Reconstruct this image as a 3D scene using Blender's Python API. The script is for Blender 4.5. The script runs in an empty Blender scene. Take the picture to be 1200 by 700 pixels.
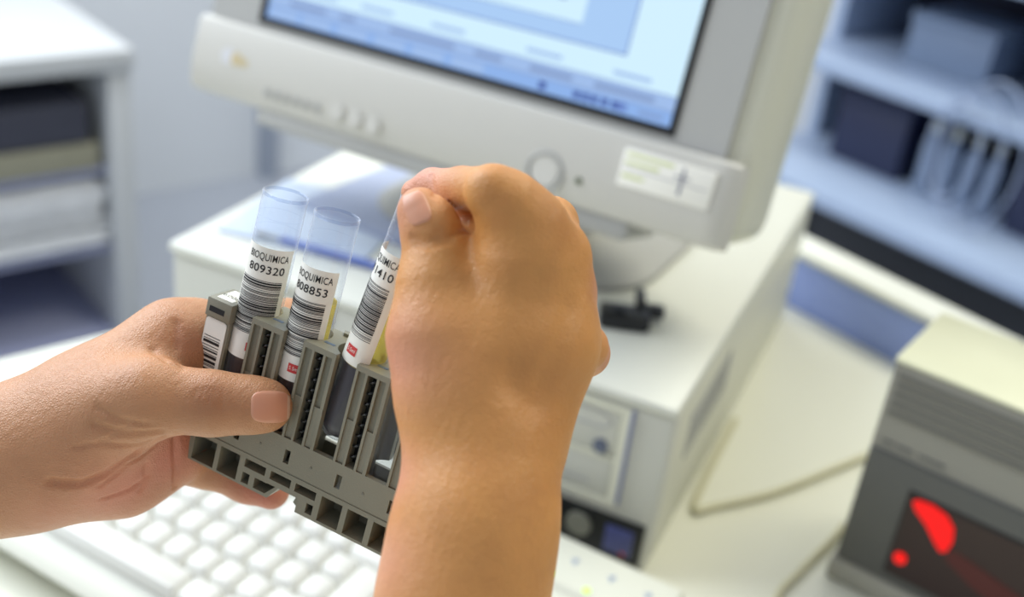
import bpy, bmesh, math, random
import numpy as np
from mathutils import Vector, Matrix

# ------------------------------------------------------------ camera
F = 1334.0                                   # focal length in pixels of a 1200x700 frame
CAM = np.array([0.0, 0.0, 0.5])
R = np.array([[0.90385819, 0.28400388, -0.31997215],
              [0.41317233, -0.38533887, 0.82510762],
              [0.11103606, -0.87798392, -0.46563423]])   # camera (right, down, forward) to world
scene = bpy.context.scene
cd = bpy.data.cameras.new('camera'); co = bpy.data.objects.new('camera', cd)
scene.collection.objects.link(co); scene.camera = co
cd.sensor_width = 36.0; cd.lens = F / 1200 * 36; cd.clip_start = 0.02; cd.clip_end = 50
mw = Matrix.Identity(4)
for i in range(3):
    mw[i][0] = R[i, 0]; mw[i][1] = -R[i, 1]; mw[i][2] = -R[i, 2]; mw[i][3] = CAM[i]
co.matrix_world = mw
cd.dof.use_dof = True; cd.dof.focus_distance = 0.380; cd.dof.aperture_fstop = 5.8

# ------------------------------------------------------------ world, lights, exposure
w = bpy.data.worlds.new('world'); scene.world = w; w.use_nodes = True
bg = w.node_tree.nodes['Background']; bg.inputs[0].default_value = (0.84, 0.90, 1.0, 1); bg.inputs[1].default_value = 0.50
def area(name, loc, target, size, power, col):
    l = bpy.data.lights.new(name, 'AREA'); l.shape = 'RECTANGLE'; l.size, l.size_y = size; l.energy = power; l.color = col
    o = bpy.data.objects.new(name, l); scene.collection.objects.link(o); o.location = loc
    o.rotation_euler = (Vector(target) - Vector(loc)).to_track_quat('-Z', 'Y').to_euler(); return o
area('window_light', (-1.7, 0.5, 1.3), (-0.2, 0.5, 0.15), (1.6, 1.4), 50, (0.86, 0.92, 1.0))
area('ceiling_lamp', (0.5, 1.5, 1.9), (0.0, 0.6, 0.1), (1.2, 0.7), 25, (1.0, 0.95, 0.74))
area('wall_fill_light', (-1.3, 1.9, 1.85), (-1.6, 2.4, -.5), (1.4, 1.0), 26, (0.93, 0.96, 1.0))  # unseen fill light added to brighten the far walls
area('room_window', (0.9, 3.6, 1.7), (0.2, 2.0, -0.2), (1.8, 1.2), 13, (0.6, 0.78, 1.0))
vs = scene.view_settings
vs.view_transform = 'Standard'; vs.look = 'None'; vs.gamma = 1; vs.use_curve_mapping = False; vs.exposure = 0.08

# ------------------------------------------------------------ helpers
C = scene.collection
def lin(c):
    return tuple(((x / 255) / 12.92 if x / 255 <= .04045 else ((x / 255 + .055) / 1.055) ** 2.4) for x in c) + (1,)
def sock(b, n, v):
    if n in b.inputs: b.inputs[n].default_value = v
def mat(name, col, rough=.5, metal=0, var=.04, scale=40, bump=0, bscale=200, emis=0, trans=0, sss=0, coat=0, ecol=None):
    m = bpy.data.materials.new(name); m.use_nodes = True; nt = m.node_tree; b = nt.nodes['Principled BSDF']
    base = lin(col)
    tc = nt.nodes.new('ShaderNodeTexCoord'); nz = nt.nodes.new('ShaderNodeTexNoise'); nz.inputs['Scale'].default_value = scale
    nt.links.new(tc.outputs['Object'], nz.inputs['Vector'])
    mp = nt.nodes.new('ShaderNodeMapRange'); mp.inputs[3].default_value = 1 - var; mp.inputs[4].default_value = 1 + var
    nt.links.new(nz.outputs['Fac'], mp.inputs[0])
    mx = nt.nodes.new('ShaderNodeVectorMath'); mx.operation = 'SCALE'; mx.inputs[0].default_value = base[:3]
    nt.links.new(mp.outputs[0], mx.inputs['Scale']); nt.links.new(mx.outputs[0], b.inputs['Base Color'])
    b.inputs['Roughness'].default_value = rough; b.inputs['Metallic'].default_value = metal
    sock(b, 'Transmission Weight', trans); sock(b, 'Coat Weight', coat)
    if sss:
        sock(b, 'Subsurface Weight', sss); sock(b, 'Subsurface Radius', (1, .35, .2)); sock(b, 'Subsurface Scale', .004)
    if emis:
        b.inputs['Emission Color'].default_value = lin(ecol or col); b.inputs['Emission Strength'].default_value = emis
    if bump:
        n2 = nt.nodes.new('ShaderNodeTexNoise'); n2.inputs['Scale'].default_value = bscale; n2.inputs['Detail'].default_value = 4
        nt.links.new(tc.outputs['Object'], n2.inputs['Vector'])
        bp = nt.nodes.new('ShaderNodeBump'); bp.inputs['Strength'].default_value = bump; bp.inputs['Distance'].default_value = .001
        nt.links.new(n2.outputs['Fac'], bp.inputs['Height']); nt.links.new(bp.outputs[0], b.inputs['Normal'])
    return m
def glass_mat(name, tint, edge, rough=.02):
    m = bpy.data.materials.new(name); m.use_nodes = True; nt = m.node_tree; nt.nodes.clear()
    out = nt.nodes.new('ShaderNodeOutputMaterial'); tr = nt.nodes.new('ShaderNodeBsdfTransparent'); tr.inputs[0].default_value = lin(tint)
    gl = nt.nodes.new('ShaderNodeBsdfGlossy'); gl.inputs['Roughness'].default_value = rough; gl.inputs[0].default_value = lin((245, 248, 255))
    df = nt.nodes.new('ShaderNodeBsdfDiffuse'); df.inputs[0].default_value = lin(edge)  # pale edge colour stands in for highlights along the glass sides
    lw = nt.nodes.new('ShaderNodeLayerWeight'); lw.inputs['Blend'].default_value = .25
    pw = nt.nodes.new('ShaderNodeMath'); pw.operation = 'POWER'; pw.inputs[1].default_value = 2.0
    p4 = nt.nodes.new('ShaderNodeMath'); p4.operation = 'POWER'; p4.inputs[1].default_value = 3.5; nt.links.new(lw.outputs['Facing'], p4.inputs[0])
    fr = nt.nodes.new('ShaderNodeMath'); fr.operation = 'MULTIPLY_ADD'; fr.inputs[1].default_value = .42; fr.inputs[2].default_value = .03; nt.links.new(p4.outputs[0], fr.inputs[0])
    nt.links.new(lw.outputs['Facing'], pw.inputs[0])
    ml = nt.nodes.new('ShaderNodeMath'); ml.operation = 'MULTIPLY'; ml.inputs[1].default_value = .75; nt.links.new(pw.outputs[0], ml.inputs[0])
    ad = nt.nodes.new('ShaderNodeMath'); ad.operation = 'ADD'; ad.inputs[1].default_value = .02; nt.links.new(ml.outputs[0], ad.inputs[0])
    m1 = nt.nodes.new('ShaderNodeMixShader'); nt.links.new(ad.outputs[0], m1.inputs[0]); nt.links.new(tr.outputs[0], m1.inputs[1]); nt.links.new(df.outputs[0], m1.inputs[2])
    m2 = nt.nodes.new('ShaderNodeMixShader'); nt.links.new(fr.outputs[0], m2.inputs[0]); nt.links.new(m1.outputs[0], m2.inputs[1]); nt.links.new(gl.outputs[0], m2.inputs[2])
    nt.links.new(m2.outputs[0], out.inputs[0]); return m
def link(name, me, m, parent=None, M=None, smooth=True):
    o = bpy.data.objects.new(name, me); C.objects.link(o)
    for x in (m if isinstance(m, (list, tuple)) else [m]): me.materials.append(x)
    if parent: o.parent = parent
    if M is not None: o.matrix_local = M
    if smooth:
        me.polygons.foreach_set('use_smooth', [True] * len(me.polygons))
        try: me.set_sharp_from_angle(angle=math.radians(35))
        except Exception: pass
    return o
def tag(o, label=None, cat=None, group=None, kind=None):
    if label: o['label'] = label
    if cat: o['category'] = cat
    if group: o['group'] = group
    if kind: o['kind'] = kind
    return o
def empty(name, M, label=None, cat=None, group=None, kind=None):
    o = bpy.data.objects.new(name, None); C.objects.link(o); o.matrix_world = M; o.empty_display_size = .01
    return tag(o, label, cat, group, kind)
def mesh(verts, faces):
    me = bpy.data.meshes.new('m'); me.from_pydata([tuple(map(float, v)) for v in verts], [], faces); me.update(); return me
class B:
    """collects shapes into one mesh"""
    def __init__(s): s.v = []; s.f = []; s.mi = []
    def add(s, v, f, mi=0):
        n = len(s.v); s.v += [tuple(map(float, x)) for x in v]; s.f += [[i + n for i in q] for q in f]; s.mi += [mi] * len(f); return s
    def bm(s, bm, mi=0):
        bm.verts.index_update(); s.add([x.co for x in bm.verts], [[x.index for x in q.verts] for q in bm.faces], mi); bm.free(); return s
    def box(s, x0, x1, y0, y1, z0, z1, bev=0, seg=2, mi=0):
        bm = bmesh.new(); bmesh.ops.create_cube(bm, size=1)
        for v in bm.verts: v.co = ((x0 + x1) / 2 + v.co.x * (x1 - x0), (y0 + y1) / 2 + v.co.y * (y1 - y0), (z0 + z1) / 2 + v.co.z * (z1 - z0))
        if bev: bmesh.ops.bevel(bm, geom=bm.edges[:], offset=bev, segments=seg, profile=.5, affect='EDGES')
        return s.bm(bm, mi)
    def cyl(s, c, r, h, axis='z', n=24, r2=None, mi=0, bev=0):
        bm = bmesh.new(); bmesh.ops.create_cone(bm, cap_ends=True, segments=n, radius1=r, radius2=r if r2 is None else r2, depth=h)
        if bev: bmesh.ops.bevel(bm, geom=[e for e in bm.edges if len(e.link_faces) == 2 and max(len(q.verts) for q in e.link_faces) > 4], offset=bev, segments=2, affect='EDGES')
        rot = {'z': Matrix.Identity(3), 'y': Matrix.Rotation(math.pi / 2, 3, 'X'), 'x': Matrix.Rotation(math.pi / 2, 3, 'Y')}[axis]
        for v in bm.verts: v.co = rot @ v.co + Vector(c)
        return s.bm(bm, mi)
    def tube(s, pts, r, n=10, mi=0, closed=False):
        P = [Vector(p) for p in pts]; N = len(P); v = []; f = []
        up = Vector((0.13, .2, 1)).normalized()
        for i, p in enumerate(P):
            t = (P[(i + 1) % N] - P[i - 1]) if closed else (P[min(i + 1, N - 1)] - P[max(i - 1, 0)])
            t.normalize(); a = t.cross(up); a.normalize(); b = t.cross(a)
            for k in range(n):
                g = 2 * math.pi * k / n; v.append(p + a * r * math.cos(g) + b * r * math.sin(g))
        for i in range(N if closed else N - 1):
            j = (i + 1) % N
            for k in range(n): f.append([i * n + k, i * n + (k + 1) % n, j * n + (k + 1) % n, j * n + k])
        if not closed: f += [list(range(n))[::-1], [(N - 1) * n + k for k in range(n)]]
        return s.add(v, f, mi)
    def lathe(s, prof, n=40, mi=0, c=(0, 0, 0)):
        v = []; f = []
        for r, z in prof:
            for k in range(n):
                g = 2 * math.pi * k / n; v.append((c[0] + r * math.cos(g), c[1] + r * math.sin(g), c[2] + z))
        for i in range(len(prof) - 1):
            for k in range(n): f.append([i * n + k, i * n + (k + 1) % n, (i + 1) * n + (k + 1) % n, (i + 1) * n + k])
        return s.add(v, f, mi)
    def prism(s, poly, lo, hi, ax='z', mi=0):
        """poly in the two other axes, extruded along ax"""
        def P(a, b, h): return {'z': (a, b, h), 'y': (a, h, b), 'x': (h, a, b)}[ax]
        n = len(poly); s.add([P(a, b, lo) for a, b in poly] + [P(a, b, hi) for a, b in poly],
            [list(range(n))[::-1], list(range(n, 2 * n))] + [[i, (i + 1) % n, n + (i + 1) % n, n + i] for i in range(n)], mi); return s
    def gridsolid(s, xs, zs, solid, y0, y1, mi=0):
        """plate in x,z with rectangular openings; solid(cx,cz)->bool; thickness y0..y1"""
        nx, nz = len(xs) - 1, len(zs) - 1
        S = [[solid((xs[i] + xs[i + 1]) / 2, (zs[j] + zs[j + 1]) / 2) for j in range(nz)] for i in range(nx)]
        g = lambda i, j: 0 <= i < nx and 0 <= j < nz and S[i][j]
        v = []; idx = {}; f = []
        def V(i, j, k):
            if (i, j, k) not in idx: idx[i, j, k] = len(v); v.append((xs[i], (y0, y1)[k], zs[j]))
            return idx[i, j, k]
        for i in range(nx):
            for j in range(nz):
                if not S[i][j]: continue
                f.append([V(i, j, 0), V(i + 1, j, 0), V(i + 1, j + 1, 0), V(i, j + 1, 0)]); f.append([V(i, j, 1), V(i, j + 1, 1), V(i + 1, j + 1, 1), V(i + 1, j, 1)])
                if not g(i - 1, j): f.append([V(i, j, 0), V(i, j + 1, 0), V(i, j + 1, 1), V(i, j, 1)])
                if not g(i + 1, j): f.append([V(i + 1, j, 0), V(i + 1, j, 1), V(i + 1, j + 1, 1), V(i + 1, j + 1, 0)])
                if not g(i, j - 1): f.append([V(i, j, 0), V(i, j, 1), V(i + 1, j, 1), V(i + 1, j, 0)])
                if not g(i, j + 1): f.append([V(i, j + 1, 0), V(i + 1, j + 1, 0), V(i + 1, j + 1, 1), V(i, j + 1, 1)])
        return s.add(v, f, mi)
    def build(s, name, m, parent=None, M=None, smooth=True, normals=True):
        me = mesh(s.v, s.f); me.polygons.foreach_set('material_index', s.mi)
        o = link(name, me, m, parent, M, smooth)
        if normals:
            bm = bmesh.new(); bm.from_mesh(me); bmesh.ops.recalc_face_normals(bm, faces=bm.faces[:]); bm.to_mesh(me); bm.free()
            if smooth:
                me.polygons.foreach_set('use_smooth', [True] * len(me.polygons))
                try: me.set_sharp_from_angle(angle=math.radians(35))
                except Exception: pass
        return o
def text_geo(s, size, sx=1.0, bold=0.0):
    cu = bpy.data.curves.new('t', 'FONT'); cu.body = s; cu.size = size; cu.align_x = 'CENTER'; cu.resolution_u = 3; cu.offset = bold; cu.space_character = 1.06
    o = bpy.data.objects.new('t', cu); C.objects.link(o); dg = bpy.context.evaluated_depsgraph_get()
    me = bpy.data.meshes.new_from_object(o.evaluated_get(dg)); bm = bmesh.new(); bm.from_mesh(me)
    x0 = min(p.co.x for p in bm.verts); x1 = max(p.co.x for p in bm.verts); st = .0006 / sx
    for k in range(1, int((x1 - x0) / st) + 1):      # cut finely so that the print bends round the tube
        bmesh.ops.bisect_plane(bm, geom=bm.verts[:] + bm.edges[:] + bm.faces[:], plane_co=(x0 + k * st, 0, 0), plane_no=(1, 0, 0))
    bm.to_mesh(me); bm.free(); v = [(p.co.x * sx, p.co.y) for p in me.vertices]; f = [list(p.vertices) for p in me.polygons]
    bpy.data.objects.remove(o); bpy.data.curves.remove(cu); bpy.data.meshes.remove(me)
    return v, f
def frame(origin, u, v, w_):
    M = Matrix.Identity(4)
    for i in range(3): M[i][0] = u[i]; M[i][1] = v[i]; M[i][2] = w_[i]; M[i][3] = origin[i]
    return M
def yawM(x, y, z, deg): return Matrix.Translation((x, y, z)) @ Matrix.Rotation(math.radians(deg), 4, 'Z')
def camw(p): return CAM + R @ np.asarray(p, float)
def PX(px, py, z): return np.array([(px - 600) / F * z, (py - 350) / F * z, z])

E1 = np.array([.896, -.444, 0]); E2 = np.array([.444, .896, 0]); ROOM = -26.4
BP = np.array([-.1109, 1.0422, 0])            # a point on the desk's back edge

# ------------------------------------------------------------ materials
M_desk = mat('desk_laminate', (222, 222, 206), .35, var=.015, scale=8)
M_wall = mat('wall_paint', (214, 218, 222), .8, var=.03, scale=3)
M_floor = mat('floor_vinyl', (156, 161, 170), .5, var=.06, scale=5)
M_blue = mat('blue_panel', (138, 156, 210), .5, var=.02)
M_white = mat('white_plastic', (216, 217, 206), .4, var=.01)
M_cream = mat('cream_plastic', (215, 214, 196), .45, var=.015, scale=20, bump=.05, bscale=900)
M_beige = mat('beige_plastic', (200, 200, 190), .5, var=.015, scale=20, bump=.08, bscale=900)
M_mon = mat('monitor_plastic', (206, 204, 196), .45, var=.01, bump=.05, bscale=900)
M_mon2 = mat('monitor_grey_plastic', (172, 172, 168), .5, var=.01)
M_dark = mat('dark_plastic', (38, 40, 46), .45)
M_black = mat('black_plastic', (20, 22, 24), .4)
M_key = mat('key_plastic', (226, 226, 220), .45, var=.01)
M_kbd = mat('keyboard_plastic', (210, 211, 198), .45, var=.01)
M_mark = mat('key_print', (150, 150, 148), .6)
M_grey = mat('grey_metal', (136, 134, 124), .45, var=.02)
M_devf = mat('device_charcoal', (84, 84, 80), .5, var=.03)
M_rack = mat('rack_grey_plastic', (134, 131, 114), .42, var=.03, scale=90, bump=.12, bscale=1500)
M_spring = mat('spring_black_steel', (26, 27, 28), .3, metal=.3)
M_paper = mat('label_paper', (240, 238, 228), .55, var=.01, scale=300)
M_ink = mat('label_ink', (28, 26, 26), .6)
M_red = mat('label_red', (205, 62, 62), .6)
M_glass = glass_mat('tube_glass', (247, 249, 252), (222, 228, 240)); M_rim = glass_mat('tube_rim_glass', (236, 240, 247), (240, 244, 252))
def serum_mat():
    m = bpy.data.materials.new('serum'); m.use_nodes = True; nt = m.node_tree; nt.nodes.clear()
    out = nt.nodes.new('ShaderNodeOutputMaterial'); tr = nt.nodes.new('ShaderNodeBsdfTransparent'); tr.inputs[0].default_value = lin((248, 238, 176))
    tl_ = nt.nodes.new('ShaderNodeBsdfTranslucent'); tl_.inputs[0].default_value = lin((234, 216, 128)); gl = nt.nodes.new('ShaderNodeBsdfGlossy'); gl.inputs['Roughness'].default_value = .05
    m1 = nt.nodes.new('ShaderNodeMixShader'); m1.inputs[0].default_value = .45; nt.links.new(tr.outputs[0], m1.inputs[1]); nt.links.new(tl_.outputs[0], m1.inputs[2])
    m2 = nt.nodes.new('ShaderNodeMixShader'); m2.inputs[0].default_value = .04; nt.links.new(m1.outputs[0], m2.inputs[1]); nt.links.new(gl.outputs[0], m2.inputs[2]); nt.links.new(m2.outputs[0], out.inputs[0]); return m
M_serum = serum_mat()
M_blood = mat('blood', (44, 28, 30), .3, var=.15, scale=120, coat=.1)

# ------------------------------------------------------------ setting
def room_box(name, x0, x1, y0, y1, z0, z1, m, kind='structure', bev=.0):
    o = B().box(x0, x1, y0, y1, z0, z1, bev).build(name, m, None, Matrix.Translation(Vector(BP)) @ Matrix.Rotation(math.radians(ROOM), 4, 'Z'))
    return tag(o, kind=kind)
RM = Matrix.Translation(Vector(BP)) @ Matrix.Rotation(math.radians(ROOM), 4, 'Z')   # room frame: x along the desk back, y away
RMi = np.array(RM.inverted())
def toroom(p): return (RMi @ np.array([p[0], p[1], p[2], 1]))[:3]
room_box('floor', -4, 4.5, -4, 2.6, -.80, -.75, M_floor)
room_box('wall_back', -4, 4.5, 2.0, 2.1, -.75, 1.9, M_wall)
room_box('wall_left', -2.2, -2.1, -3, 2.0, -.75, 1.9, M_wall)
room_box('trim_1', -2.1, -2.05, .535, .575, -.75, 1.9, mat('trim_grey', (150, 158, 172), .6))
room_box('trim_2', -2.1, -2.08, .585, .80, -.75, 1.9, mat('trim_white', (222, 226, 230), .6))
# ------------------------------------------------------------ desk, divider ledge
desk = empty('desk', RM @ Matrix.Translation((.4, -.6, -.75)), 'pale laminate desk top carrying the computer and keyboard', 'desk')
B().box(-.65, 1.3, -1.0, .6, .72, .75, .003).build('desktop', M_desk, desk)
for sx in (-.6, 1.22):
    for sy in (-.95, .5): B().box(sx, sx + .04, sy, sy + .04, 0, .72, .003).build('leg', M_grey, desk)
dv = empty('divider', RM @ Matrix.Translation((.6, .015, 0)), 'low blue divider with a white ledge along the back of the desk', 'divider')
B().box(-.84, 1.5, -.012, .012, -.2, .050, .001).build('panel', M_blue, dv)
B().box(-.84, 1.5, -.016, .024, .050, .058, .002).build('ledge', M_white, dv)

def nearer(M, k):
    """the same thing a little larger and farther from the lens"""
    c = Matrix.Translation(tuple(CAM)); return c @ Matrix.Scale(k, 4) @ c.inverted() @ M
KC = 1.03
# ------------------------------------------------------------ computer case
cs = empty('computer_case', nearer(Matrix.Translation((-.1073, .568, 0)), KC), 'beige desktop computer case lying flat under the monitor', 'computer case')
W_, D_, H_ = .3696, .4155, .1417
B().box(-W_, 0, .012, D_, .0150, H_ - .002, .004).build('body', M_cream, cs)
B().box(-W_ - .002, .001, -.002, D_, H_ - .008, H_, .0035).build('lid', M_white, cs)
B().box(-W_, 0, 0, .014, .0150, H_ - .008, .004).build('front_bezel', M_beige, cs)
bay = B()
bay.gridsolid([-.142, -.128, -.032, -.0265], [.060, .063, .092, .0945, .128, .131], lambda x, z: not (-.128 < x < -.032 and (z > .0945 or z < .092) and .063 < z < .128), -.003, .001)
bay.build('drive_bay_frame', M_cream, cs)
B().box(-.127, -.033, -.0015, .002, .0955, .127, .001).build('drive_cover', M_beige, cs)
B().box(-.127, -.033, -.0015, .002, .064, .0915, .001).build('drive_cover', M_beige, cs)
pts = []
for k in range(40):
    g = 2 * math.pi * k / 40; pts.append((-.075 + (.028 if math.cos(g) > 0 else -.028) + .009 * math.cos(g), -.0016, .1185 + .0055 * math.sin(g)))
B().tube(pts, .0009, 6, closed=True).build('tray_outline', M_mon2, cs)
B().cyl((-.042, -.002, .100), .0048, .004, 'y', bev=.0006).build('power_button', mat('button_blue_grey', (92, 100, 120), .4), cs)
B().box(-.0262, -.0242, -.0035, .001, .062, .131, .0005).build('bay_line', mat('bay_line_blue', (128, 134, 165), .5), cs)  # bluish grey line down the right side of the drive bay
B().box(-.120, -.045, -.0022, 0, .0705, .0725).build('disk_slot', M_mon2, cs)
B().box(-.30, -.004, -.003, .002, .020, .0515, .001).build('lower_grille', M_black, cs)
B().cyl((-.047, -.0035, .038), .0088, .003, 'y', bev=.0006).build('knob', mat('knob_grey', (132, 132, 120), .4), cs)
B().box(-.0285, -.010, -.0045, -.002, .026, .0455, .0004).build('sticker', mat('sticker_blue', (72, 78, 128), .4, var=.25, scale=260), cs)
B().box(-.0165, -.0135, -.0050, -.0044, .0265, .0285).build('sticker_mark', mat('sticker_red', (190, 60, 40), .5), cs)
B().box(-.254, -.238, -.0012, .001, .118, .130, .0004).build('badge', mat('badge_blue', (70, 100, 190), .4), cs)
for i in range(9): B().box(-.001, .0008, .05 + i * .012, .056 + i * .012, .075, .110, .0002).build('vent_slit', M_mon2, cs)
# things on the case
t = empty('plastic_sleeve', nearer(yawM(-.425, .66, H_, 8), KC), 'pale blue plastic sleeve lying on the left of the case', 'sleeve')
B().box(-.045, .065, -.055, .055, 0, .0015, .0004).build('sheet', mat('sleeve_blue', (204, 216, 232), .25, var=.12, scale=30), t)
B().box(-.045, .065, -.055, -.047, .0015, .0022).build('seam', mat('sleeve_seam', (205, 218, 238), .3), t)
t = empty('document_folder', nearer(yawM(-.36, .735, H_, -8), KC), 'slate blue document folder lying under the front of the monitor', 'folder')
B().box(-.075, .055, -.075, .08, 0, .003, .001).build('cover', mat('folder_blue', (140, 152, 184), .45, var=.08, scale=25), t)
B().box(-.073, .053, -.073, .078, .003, .0035).build('sheet', mat('folder_sheet', (166, 176, 202), .5, var=.06, scale=30), t)
t = empty('pen', nearer(yawM(-.372, .612, H_ + .004, 4), KC), 'thin blue pen lying along the front edge of the case', 'pen')
B().cyl((0, 0, 0), .0028, .085, 'x', 12, bev=.0006).build('barrel', mat('pen_blue', (96, 118, 190), .3), t)
B().cyl((-.052, 0, 0), .0026, .02, 'x', 12, r2=.001).build('tip', M_mon2, t)
t = empty('adapter', nearer(yawM(-.168, .650, H_, 20), KC), 'small black plastic adapter with prongs on the case top', 'adapter')
B().box(-.020, .014, -.013, .010, 0, .010, .003).build('body', M_black, t)
B().box(.004, .011, .004, .030, .006, .013, .002).build('arm', M_black, t)
B().box(.010, .024, .006, .015, .002, .010, .002).build('prong', M_dark, t)
B().cyl((-.008, -.002, .011), .005, .004, 'z', 16, bev=.001).build('cap', M_dark, t)

# ------------------------------------------------------------ monitor
yw, tl = math.radians(-4.2228), math.radians(16.736)
u = np.array([math.cos(yw), math.sin(yw), 0]); nn = np.array([math.sin(yw), -math.cos(yw), 0])
wn = nn * math.cos(tl) + np.array([0, 0, 1]) * math.sin(tl); vv = np.cross(wn, u)
MO = np.array([-.46298, .66034, .28404])
mon = empty('monitor', nearer(frame(MO, u, vv, wn), KC), 'beige flat panel monitor with a lit blue screen on the computer case', 'monitor')
SW, SH = .304, .228
bm = B()
def ring(x0, x1, y0, y1, r, z, n=6):
    P = []
    for cx, cy, a0 in ((x1 - r, y1 - r, 0), (x0 + r, y1 - r, 90), (x0 + r, y0 + r, 180), (x1 - r, y0 + r, 270)):
        for k in range(n + 1):
            g = math.radians(a0 + 90 * k / n); P.append((cx + r * math.cos(g), cy + r * math.sin(g), z))
    return P
def loft(b, rings, cap0=True, cap1=True, mi=0):
    n = len(rings[0]); v = [p for r_ in rings for p in r_]; f = []
    for i in range(len(rings) - 1):
        for k in range(n): f.append([i * n + k, i * n + (k + 1) % n, (i + 1) * n + (k + 1) % n, (i + 1) * n + k])
    if cap0: f.append(list(range(n)))
    if cap1: f.append([(len(rings) - 1) * n + k for k in range(n)])
    return b.add(v, f, mi)
loft(bm, [ring(-.047, .348, -.055, .256, .010, -.0015), ring(-.051, .353, -.060, .262, .014, -.004), ring(-.054, .358, -.063, .266, .018, -.012),
          ring(-.054, .358, -.063, .266, .018, -.078), ring(-.046, .350, -.055, .255, .02, -.090), ring(.02, .28, 0, .20, .03, -.13)])
bm.build('housing', M_cream, mon)
fr = B(); fr.gridsolid([-.046, -.0035, SW + .0035, .341], [-.0085, -.0035, SH + .0035, .253], lambda x, z: not (-.0035 < x < SW + .0035 and -.0035 < z < SH + .0035), 0, .001)
# gridsolid lies in x,z: turn it so that z becomes the monitor's v axis
fr.v = [(x, z, -.002 + (.006 if y else 0)) for x, y, z in fr.v]
fr.build('screen_surround', M_mon2, mon)
fb = B(); fb.gridsolid([-.0040, 0, SW, SW + .0040], [-.0046, 0, SH, SH + .004], lambda x, z: not (0 < x < SW and 0 < z < SH), 0, 1)
fb.v = [(x, z, .003 + .0022 * y) for x, y, z in fb.v]; fb.build('screen_gasket', M_black, mon)
# screen picture
def em(name, c, s=1.0): return mat(name, (10, 10, 12), .3, emis=s, ecol=c, var=0)
scr = [em('screen_glow_blue', (150, 190, 250), .8), em('screen_glow_pale', (208, 238, 255), .95), em('screen_glow_panel', (176, 212, 255), .85), em('screen_glow_line', (110, 140, 215), .75),
       em('screen_glow_icon_pink', (235, 150, 175), .8), em('screen_glow_icon_dark', (60, 84, 170), .7), em('screen_glow_text', (140, 165, 215), .75), em('screen_glow_icon_tan', (190, 175, 150), .8), em('screen_glow_bar', (170, 202, 250), .8)]
sb = B()
def q(x0, x1, y0, y1, z, mi): sb.add([(x0, y0, z), (x1, y0, z), (x1, y1, z), (x0, y1, z)], [[0, 1, 2, 3]], mi)
q(0, SW, 0, SH, .0025, 1); q(0, SW, 0, .0085, .0026, 0); q(0, SW, .0085, .0092, .00262, 6); q(0, SW, .0092, .0175, .0026, 8); q(0, SW, .0175, .0180, .00262, 6)
q(.0, .265, .034, .035, .0027, 3); q(.2645, .2655, .034, .21, .0027, 3); q(.0, .2645, .035, .21, .00265, 2)
q(.0, .232, .046, .2, .0027, 1); q(0, .232, .0455, .046, .0028, 3)
rnd = random.Random(4)
for i, (x, y, c) in enumerate([(.165, .060, 4), (.180, .062, 7), (.194, .058, 4), (.200, .064, 6), (.212, .058, 6), (.216, .068, 0), (.15, .064, 6)]): q(x, x + .006, y, y + .006, .0029, c)
for x, wd in ((.018, .03), (.06, .012), (.10, .05), (.165, .02), (.205, .03), (.25, .04)):
    q(x, x + wd, .0115, .0145, .0028, 6)
for x in (.238, .244, .250, .257, .264): q(x, x + .0045, .0022, .0064, .0028, 5)
q(.268, .274, .002, .0066, .0028, 3); q(.214, .219, .002, .0066, .0028, 5); q(.282, .298, .003, .005, .0028, 6)
for x in (.002, .03, .06, .09, .12, .15): q(x, x + .024, .0015, .0072, .00275, 8)
for x in (.03, .075, .13, .2, .26): q(x, x + .025, .022, .0245, .0028, 8)
sb.build('screen', scr, mon, smooth=False, normals=False)
# chin
ch = B(); pr = [(-.0095, -.002), (-.0090, .0065), (-.0110, .0100), (-.018, .0118), (-.040, .0125), (-.054, .0105), (-.061, .0055), (-.0635, -.004)]
secs = []
for x, k in ((-.0545, 0.0), (-.053, .6), (-.049, 1), (.341, 1), (.3485, .85), (.3535, .5), (.3562, 0)):
    secs.append([(x, -.036 + (a + .036) * (.92 + .08 * k), (b_ * k if b_ > 0 else b_)) for a, b_ in pr])
n = len(pr); ch.add([p for s_ in secs for p in s_], [[i * n + k, i * n + k + 1, (i + 1) * n + k + 1, (i + 1) * n + k] for i in range(len(secs) - 1) for k in range(n - 1)] + [list(range(n)), [(len(secs) - 1) * n + k for k in range(n)]])
ch.build('chin', M_mon, mon)
B().box(.008, .296, -.074, -.060, -.055, .004, .004).build('lower_lip', M_mon2, mon)
for i in range(6): B().cyl((.0205 + i * .0085, -.0495, .0116), .0026, .003, 'z', 14, bev=.0004).build('small_button', M_mon2, mon)
for i in range(3): B().cyl((.080 + i * .0145, -.0478 - i * .0008, .0118), .0062, .004, 'z', 24, bev=.001).build('round_button', M_mon, mon)
rg = B(); rg.tube([(.2365 + .0118 * math.cos(g * math.pi / 18), -.0455 + .0118 * math.sin(g * math.pi / 18), .0124) for g in range(36)], .0013, 8, closed=True)
rg.build('power_ring', M_mon2, mon)
B().cyl((.2365, -.0455, .0115), .0098, .003, 'z', 28, bev=.0008).build('power_button', M_mon, mon)
B().cyl((.2600, -.0450, .0118), .0022, .002, 'z', 14).build('indicator', mat('indicator_green', (92, 100, 72), .4), mon)
bd = B().cyl((-.018, -.033, .0122), .0055, .0012, 'z', 24).cyl((-.0105, -.0335, .0122), .0045, .0016, 'z', 24, mi=1).cyl((-.0035, -.0345, .0122), .0030, .0012, 'z', 24, mi=1)
bd.build('emblem', [mat('emblem_silver', (215, 216, 220), .3), mat('emblem_gold', (206, 190, 150), .35)], mon)
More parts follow.
